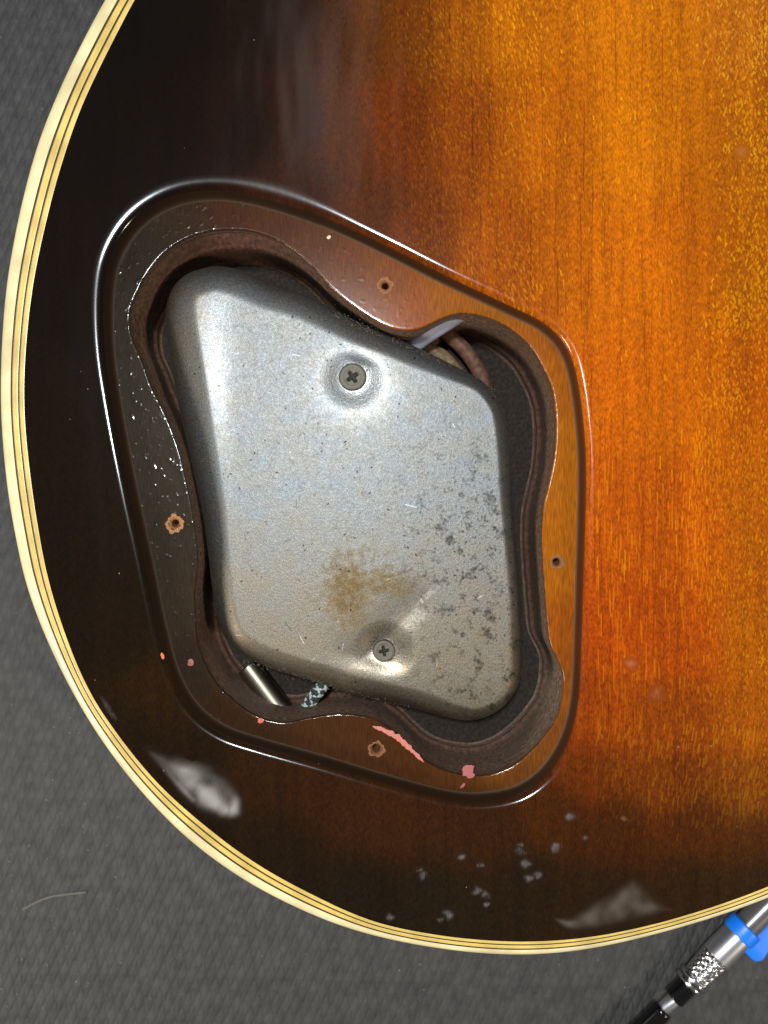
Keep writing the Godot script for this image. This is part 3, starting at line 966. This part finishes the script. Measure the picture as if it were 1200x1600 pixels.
# ---------------------------------------------------------------- things in the cavity
func build_wiring() -> void:
	var t := thing("plastic_sleeve", "pale grey plastic tube leaving the can under the ledge", "plastic tube", P(690, 510, 0.016))
	var line := curve([P(618, 566, 0.021), P(655, 532, 0.017), P(690, 508, 0.0145), P(728, 484, 0.0135)], 8)
	for i in line.size():
		line[i] -= t.position
	part("tube", tube(line, same(13.5 * S * 1.08, line.size()), 28), mat(lin(150, 152, 168), 0.42), t)
	t = thing("brown_wire", "thick brown covered wire curving over the cavity floor beside the grey tube", "wire", P(725, 545, 0.0248))
	line = curve([P(672, 480, 0.0245), P(694, 516, 0.024), P(724, 545, 0.0238), P(745, 575, 0.0238), P(757, 605, 0.0242), P(758, 640, 0.025)], 8)
	for i in line.size():
		line[i] -= t.position
	var wm := mat(lin(164, 110, 84), 0.7)
	wm.albedo_texture = M.dusty
	wm.uv1_triplanar = true
	wm.uv1_scale = Vector3(60, 60, 60)
	part("sheath", tube(line, same(11.5 * S * 1.13, line.size()), 20), wm, t)
	t = thing("tan_wire", "short tan wire between the grey tube and the brown wire", "wire", P(690, 560, 0.0248))
	line = curve([P(640, 540, 0.0245), P(668, 546, 0.024), P(692, 558, 0.024), P(714, 582, 0.0243), P(724, 606, 0.025)], 8)
	for i in line.size():
		line[i] -= t.position
	var tm := wm.duplicate()
	tm.albedo_color = lin(176, 146, 104).linear_to_srgb()
	part("sheath", tube(line, same(11.0 * S * 1.14, line.size()), 20), tm, t)
	# braided lead
	t = thing("braided_lead", "black and white cloth braided lead beside the metal tube under the can", "wire", P(490, 1085, 0.02))
	line = curve([P(512, 1050, 0.020), P(503, 1072, 0.017), P(492, 1087, 0.0175), P(478, 1106, 0.021), P(470, 1122, 0.0252)], 14)
	for i in line.size():
		line[i] -= t.position
	part("core", tube(line, same(7.0 * S * 1.1, line.size()), 16), mat(lin(34, 40, 38), 0.6), t)
	for dir in [-1, 1]:
		for k in 5:
			var strand := PackedVector3Array()
			for i in line.size():
				var tg := (line[mini(i + 1, line.size() - 1)] - line[maxi(i - 1, 0)]).normalized()
				var s := tg.cross(Vector3.UP).normalized()
				var u := s.cross(tg)
				var a: float = TAU * k / 5.0 + dir * i * 0.34
				strand.append(line[i] + (s * cos(a) + u * sin(a)) * 8.3 * S * 1.1)
			part("strand", tube(strand, same(2.3 * S, strand.size()), 6), mat(lin(186, 196, 188) if (dir + k) % 2 == 0 else lin(52, 60, 56), 0.7), t)
	# nickel tube lying in the near corner
	t = thing("metal_tube", "short shiny nickel tube lying in the cavity corner by the braided lead", "metal part", P(420, 1080, 0.0265))
	var a0 := P(386, 1040, 0.0238)
	var a1 := P(446, 1118, 0.0235)
	var pl := PackedVector3Array()
	var pr := PackedFloat32Array()
	for e in [[0.0, 0.90], [0.02, 1.0], [0.80, 1.0], [0.81, 1.10], [0.97, 1.10], [1.0, 0.98]]:
		pl.append(a0.lerp(a1, e[0]) - t.position)
		pr.append(e[1] * 2.9 * MM)
	part("barrel", tube(pl, pr, 48), mat(lin(150, 142, 124), 0.34, 1.0), t)

# ---------------------------------------------------------------- hand tool on the mat
func build_tool() -> void:
	var d := 0.0475
	var ctr := P(1118, 1495, d)
	var ax := (P(1060, 1553, d) - ctr).normalized()
	var px := S * (H + d) / H
	var t := thing("hand_tool", "chrome and black hand tool with a blue collar half under the guitar's edge", "tool", Vector3(ctr.x, 0, ctr.z))
	var base := Vector3(0, ctr.y, 0)
	var turned := func(called: String, prof: Array, m: Material, parent: Node3D, sides := 64) -> Node3D:
		var a := PackedVector3Array()
		var r := PackedFloat32Array()
		for e in prof:
			a.append(base + ax * e[0] * px)
			r.append(e[1] * px)
		return part(called, tube(a, r, sides), m, parent)
	var chrome := mat(lin(210, 210, 212), 0.16, 1.0)
	var satin := mat(lin(186, 186, 190), 0.34, 0.9)
	var glossy := mat(lin(13, 13, 14), 0.09)
	var grey := mat(lin(120, 118, 118), 0.25, 0.6)
	var blue := mat(lin(16, 118, 232), 0.38)
	turned.call("grey_barrel", [[-236, 17], [-234, 19], [-230, 20], [-66, 20], [-65, 19]], grey, t)
	turned.call("collar", [[-70, 21], [-69, 25], [-67, 26], [-50, 26], [-48, 25], [-47, 22]], blue, t)
	turned.call("ferrule", [[-48, 22], [-47, 23], [-2, 23], [-0.5, 22.6], [0, 20]], satin, t)
	# knurled taper: ridges crossing both ways
	var rings := []
	for k in 110:
		var s := k / 109.0 * 46.0
		var r := PackedVector3Array()
		var sd := ax.cross(Vector3.UP).normalized()
		var up := sd.cross(ax).normalized()
		for j in 192:
			var a := TAU * j / 192
			var kn := maxf(sin(a * 14.0 + s * 0.62), sin(a * 14.0 - s * 0.62))
			var rad := (lerpf(22.0, 18.5, s / 46.0) + 0.85 * kn) * px
			r.append(base + ax * s * px + (sd * cos(a) + up * sin(a)) * rad)
		rings.append(r)
	part("knurled_grip", loft(rings, func(p): return Vector2(p.x, p.z) * 60.0), chrome, t)
	turned.call("ring_band", [[44, 17], [45, 22.5], [47, 24], [50, 24], [52, 22], [53, 18]], chrome, t)
	turned.call("ring_band", [[53, 18], [54, 22], [56, 23.5], [59, 23.5], [61, 21.5], [62, 14]], chrome, t)
	turned.call("black_sleeve", [[60, 14], [61, 15.5], [63, 16], [90, 16], [92, 15.4], [93, 13]], glossy, t)
	turned.call("neck", [[91, 11], [92, 11.6], [115, 11.6], [118, 10]], satin, t, 6)
	turned.call("handle", [[114, 9], [115, 14], [117, 15.5], [120, 16], [260, 18], [266, 17], [270, 12]], glossy, t)
	# fin of the blue collar: a flat plate with rounded corners, a few millimetres thick
	var fin := [[1136, 1452], [1138, 1446], [1142, 1446], [1150, 1450], [1166, 1456], [1184, 1448], [1202, 1440], [1216, 1444], [1213, 1460], [1196, 1486], [1188, 1497], [1176, 1498], [1164, 1488], [1140, 1466]]
	var poly := []
	for e in fin:
		poly.append(P(e[0], e[1], d) - Vector3(ctr.x, 0, ctr.z))
	var mid := Vector3.ZERO
	for p in poly:
		mid += p / poly.size()
	var lay := []
	for e in [[0.0, -1.6], [0.93, -1.6], [1.0, -1.2], [1.0, 1.2], [0.93, 1.6], [0.0, 1.6]]:
		var r := PackedVector3Array()
		for i in poly.size():
			for j in 4:
				var q: Vector3 = (poly[i] as Vector3).cubic_interpolate(poly[(i + 1) % poly.size()], poly[(i - 1 + poly.size()) % poly.size()], poly[(i + 2) % poly.size()], j / 4.0)
				r.append(mid.lerp(q, e[0]) + Vector3(0, e[1] * MM, 0))
		lay.append(r)
	part("fin", loft(lay, func(p): return Vector2(p.x, p.z) * 60.0), blue, t)

# ---------------------------------------------------------------- bench mat
func build_mat() -> void:
	var w := 640
	var h := 640
	var wob := noise_image(w, h, 131, 0.03, 3).get_data()
	var grit := noise(132, 0.35, 2).get_seamless_image(w, h).get_data()
	var d := PackedByteArray()
	d.resize(w * h)
	var alb := PackedByteArray()
	alb.resize(w * h * 3)
	var dirt := noise(133, 0.012, 4).get_seamless_image(w, h).get_data()
	# slanting grooves both ways leave little pointed pads; edges wander
	for y in h:
		for x in w:
			var i := y * w + x
			var jx := (wob[i] - 128) * 0.035
			var a := fposmod((x + jx) / 40.0 + y / 80.0, 1.0)
			var b := fposmod((x - jx) / 40.0 - y / 160.0, 1.0)
			var pad := minf(minf(a, 1.0 - a) * 1.6, minf(b, 1.0 - b) * 2.4)
			var ramp := fposmod(y / 80.0 + (0.5 if int(floor((x + jx) / 40.0)) % 2 else 0.0), 1.0)
			var hgt := clampf(pad * 2.2, 0, 1) * (0.55 + 0.45 * ramp)
			d[i] = clampi(int(hgt * 170.0 + (grit[i] - 128) * 0.30 + 40), 0, 255)
			var tone := 150.0 + hgt * 20.0 + (dirt[i] - 128) * 0.22 + (grit[i] - 128) * 0.20
			alb[i * 3] = clampi(int(tone), 0, 255)
			alb[i * 3 + 1] = clampi(int(tone * 0.99), 0, 255)
			alb[i * 3 + 2] = clampi(int(tone * 0.975), 0, 255)
	var m := mat(lin(90, 89, 89), 0.65)
	m.albedo_texture = tex(Image.create_from_data(w, h, false, Image.FORMAT_RGB8, alb))
	m.heightmap_enabled = true
	m.heightmap_texture = tex(Image.create_from_data(w, h, false, Image.FORMAT_L8, d))
	m.heightmap_scale = 0.03
	var o := MeshInstance3D.new()
	o.name = "bench_mat"
	var rings := []
	for z in 25:
		var r := PackedVector3Array()
		for x in 25:
			r.append(Vector3((x - 12) * 0.05, 0, (z - 12) * 0.05))
		rings.append(r)
	o.mesh = loft(rings, func(p: Vector3): return Vector2(p.x / 0.044 + p.z * 0.8, p.z / 0.049 - p.x * 0.5), null, null, false)
	o.material_override = m
	o.set_meta("kind", "structure")
	o.set_meta("label", "dark grey rubber bench mat with a worn embossed pattern")
	add_child(o)
	# a pale hair and crumbs lying on the mat
	var hair := thing("hair", "pale curved hair lying on the mat at lower left", "hair", P(85, 1405, TOP))
	var line := curve([P(36, 1421, TOP - 0.0002), P(58, 1409, TOP - 0.0003), P(80, 1401, TOP - 0.0003), P(105, 1397, TOP - 0.0003), P(135, 1394, TOP - 0.0002)], 8)
	for i in line.size():
		line[i] -= hair.position
	part("strand", tube(line, same(0.00022, line.size()), 8), mat(lin(112, 108, 102), 0.7), hair)
	var st := SurfaceTool.new()
	st.begin(Mesh.PRIMITIVE_TRIANGLES)
	var ball := SphereMesh.new()
	ball.radius = 0.5
	ball.height = 1.0
	ball.radial_segments = 7
	ball.rings = 4
	for k in 420:
		var u := rng.randf_range(-200, 1300)
		var v := rng.randf_range(-100, 1700)
		if k < 60:
			u = rng.randf_range(0, 190)
			v = rng.randf_range(1100, 1600)
		var sz := rng.randf_range(0.00012, 0.0004) * (1.8 if rng.randf() < 0.06 else 1.0)
		st.append_from(ball, 0, Transform3D(Basis.from_euler(Vector3(0, rng.randf() * TAU, 0)) * Basis.from_scale(Vector3(sz, sz * 0.6, sz * rng.randf_range(0.7, 2.0))), P(u, v, TOP - 0.0001)))
	var dust := MeshInstance3D.new()
	dust.name = "mat_dust"
	dust.mesh = st.commit()
	dust.material_override = mat(lin(150, 146, 138), 0.9)
	dust.set_meta("kind", "stuff")
	dust.set_meta("label", "pale dust specks scattered over the dark mat")
	dust.set_meta("category", "dust")
	add_child(dust)

func shared_textures() -> void:
	# dusty: mid-bright mottling with pale grains
	var w := 512
	var a := noise(31, 0.3, 2).get_seamless_image(w, w).get_data()
	var b := noise(32, 0.02, 4).get_seamless_image(w, w).get_data()
	var d := PackedByteArray()
	d.resize(w * w * 3)
	for i in w * w:
		var v := 150.0 + (b[i] - 128) * 0.5 + (a[i] - 128) * 0.35 + (70.0 if a[i] > 205 else 0.0)
		d[i * 3] = clampi(int(v), 0, 255)
		d[i * 3 + 1] = clampi(int(v * 0.99), 0, 255)
		d[i * 3 + 2] = clampi(int(v * 0.97), 0, 255)
	M.dusty = tex(Image.create_from_data(w, w, false, Image.FORMAT_RGB8, d))
	d = d.duplicate()
	for i in w * w:
		var v := 215.0 + (b[i] - 128) * 0.22 + (a[i] - 128) * 0.05
		d[i * 3] = clampi(int(v + 6), 0, 255)
		d[i * 3 + 1] = clampi(int(v), 0, 255)
		d[i * 3 + 2] = clampi(int(v - 14), 0, 255)
	M.aged = tex(Image.create_from_data(w, w, false, Image.FORMAT_RGB8, d))
	d = d.duplicate()
	for i in w * w:
		var v := 178.0 + (b[i] - 128) * 0.45 + (a[i] - 128) * 0.22
		d[i * 3] = clampi(int(v), 0, 255)
		d[i * 3 + 1] = clampi(int(v * 0.985), 0, 255)
		d[i * 3 + 2] = clampi(int(v * 0.965), 0, 255)
	M.matty = tex(Image.create_from_data(w, w, false, Image.FORMAT_RGB8, d))
	d = d.duplicate()
	for i in w * w:
		var v := 190.0 + (a[i] - 128) * 0.6 + (b[i] - 128) * 0.4
		d[i * 3] = clampi(int(v), 0, 255)
		d[i * 3 + 1] = clampi(int(v * 0.94), 0, 255)
		d[i * 3 + 2] = clampi(int(v * 0.85), 0, 255)
	M.woody = tex(Image.create_from_data(w, w, false, Image.FORMAT_RGB8, d))
	M.scuff = noise_tex(35, 0.06, 4)

func lamp(called: String, at: Vector3, towards: Vector3, size: Vector2, energy: float, c: Color) -> void:
	var l := AreaLight3D.new()
	l.name = called
	l.area_size = size
	l.area_normalize_energy = true
	l.light_energy = energy
	l.light_color = c
	l.shadow_enabled = true
	l.set("area_range", 4.0)
	add_child(l)
	l.look_at_from_position(at, towards, Vector3(0, 0, -1))

func _ready() -> void:
	rng.seed = 12
	# --- camera, straight down over the cavity
	var cam := Camera3D.new()
	cam.name = "camera"
	cam.fov = rad_to_deg(2.0 * atan(800.0 * S / H))
	cam.near = 0.01
	cam.far = 20.0
	var lens := CameraAttributesPhysical.new()
	lens.frustum_focal_length = 12.0 / (800.0 * S / H)
	lens.frustum_near = 0.01
	lens.frustum_far = 20.0
	lens.frustum_focus_distance = H + 0.004
	lens.exposure_aperture = 8.0
	cam.attributes = lens
	add_child(cam)
	cam.look_at_from_position(Vector3(0, TOP + H, 0), Vector3(0, 0, 0), Vector3(0, 0, -1))
	cam.current = true
	# --- surroundings: a dim workshop
	var env := Environment.new()
	env.background_mode = Environment.BG_COLOR
	env.background_color = Color(0.10, 0.098, 0.092).linear_to_srgb()
	env.tonemap_mode = Environment.TONE_MAPPER_LINEAR
	env.tonemap_exposure = 1.25
	env.sdfgi_enabled = true
	env.ssao_enabled = true
	env.ssil_enabled = true
	var we := WorldEnvironment.new()
	we.name = "surroundings"
	we.environment = env
	add_child(we)
	# --- bench lamps, and two unseen panels added for reflections in the lacquer
	lamp("overhead_lamp", Vector3(-0.052, TOP + 0.55, -0.112), Vector3(0, TOP, 0), Vector2(0.05, 0.05), 0.29, Color(0.95, 0.98, 1.0))
	lamp("bench_lamp", Vector3(-0.44, TOP + 0.29, 0.24), Vector3(0, TOP, 0), Vector2(0.14, 0.14), 0.17, Color(1.0, 0.97, 0.92))
	lamp("side_lamp", Vector3(0.52, 0.50, 0.34), Vector3(0, TOP, 0), Vector2(0.08, 0.08), 0.16, Color(1.0, 0.95, 0.88))
	lamp("added_veil_panel", Vector3(-0.118, TOP + 1.2, -0.68), Vector3(-0.015, TOP, -0.088), Vector2(0.07, 0.22), 0.004, Color(1.0, 0.97, 0.95))  # added panel, lays a soft grey veil on the lacquer
	lamp("added_streak_panel", Vector3(-0.056, TOP + 1.2, -0.70), Vector3(-0.0077, TOP, -0.09), Vector2(0.012, 0.36), 0.0022, Color(1.0, 0.97, 0.95))  # added narrow panel, draws a pale streak in the lacquer
	shared_textures()
	plan_points()
	build_mat()
	build_guitar()
	build_reflections_and_dust()
	build_can()
	build_wiring()
	build_tool()
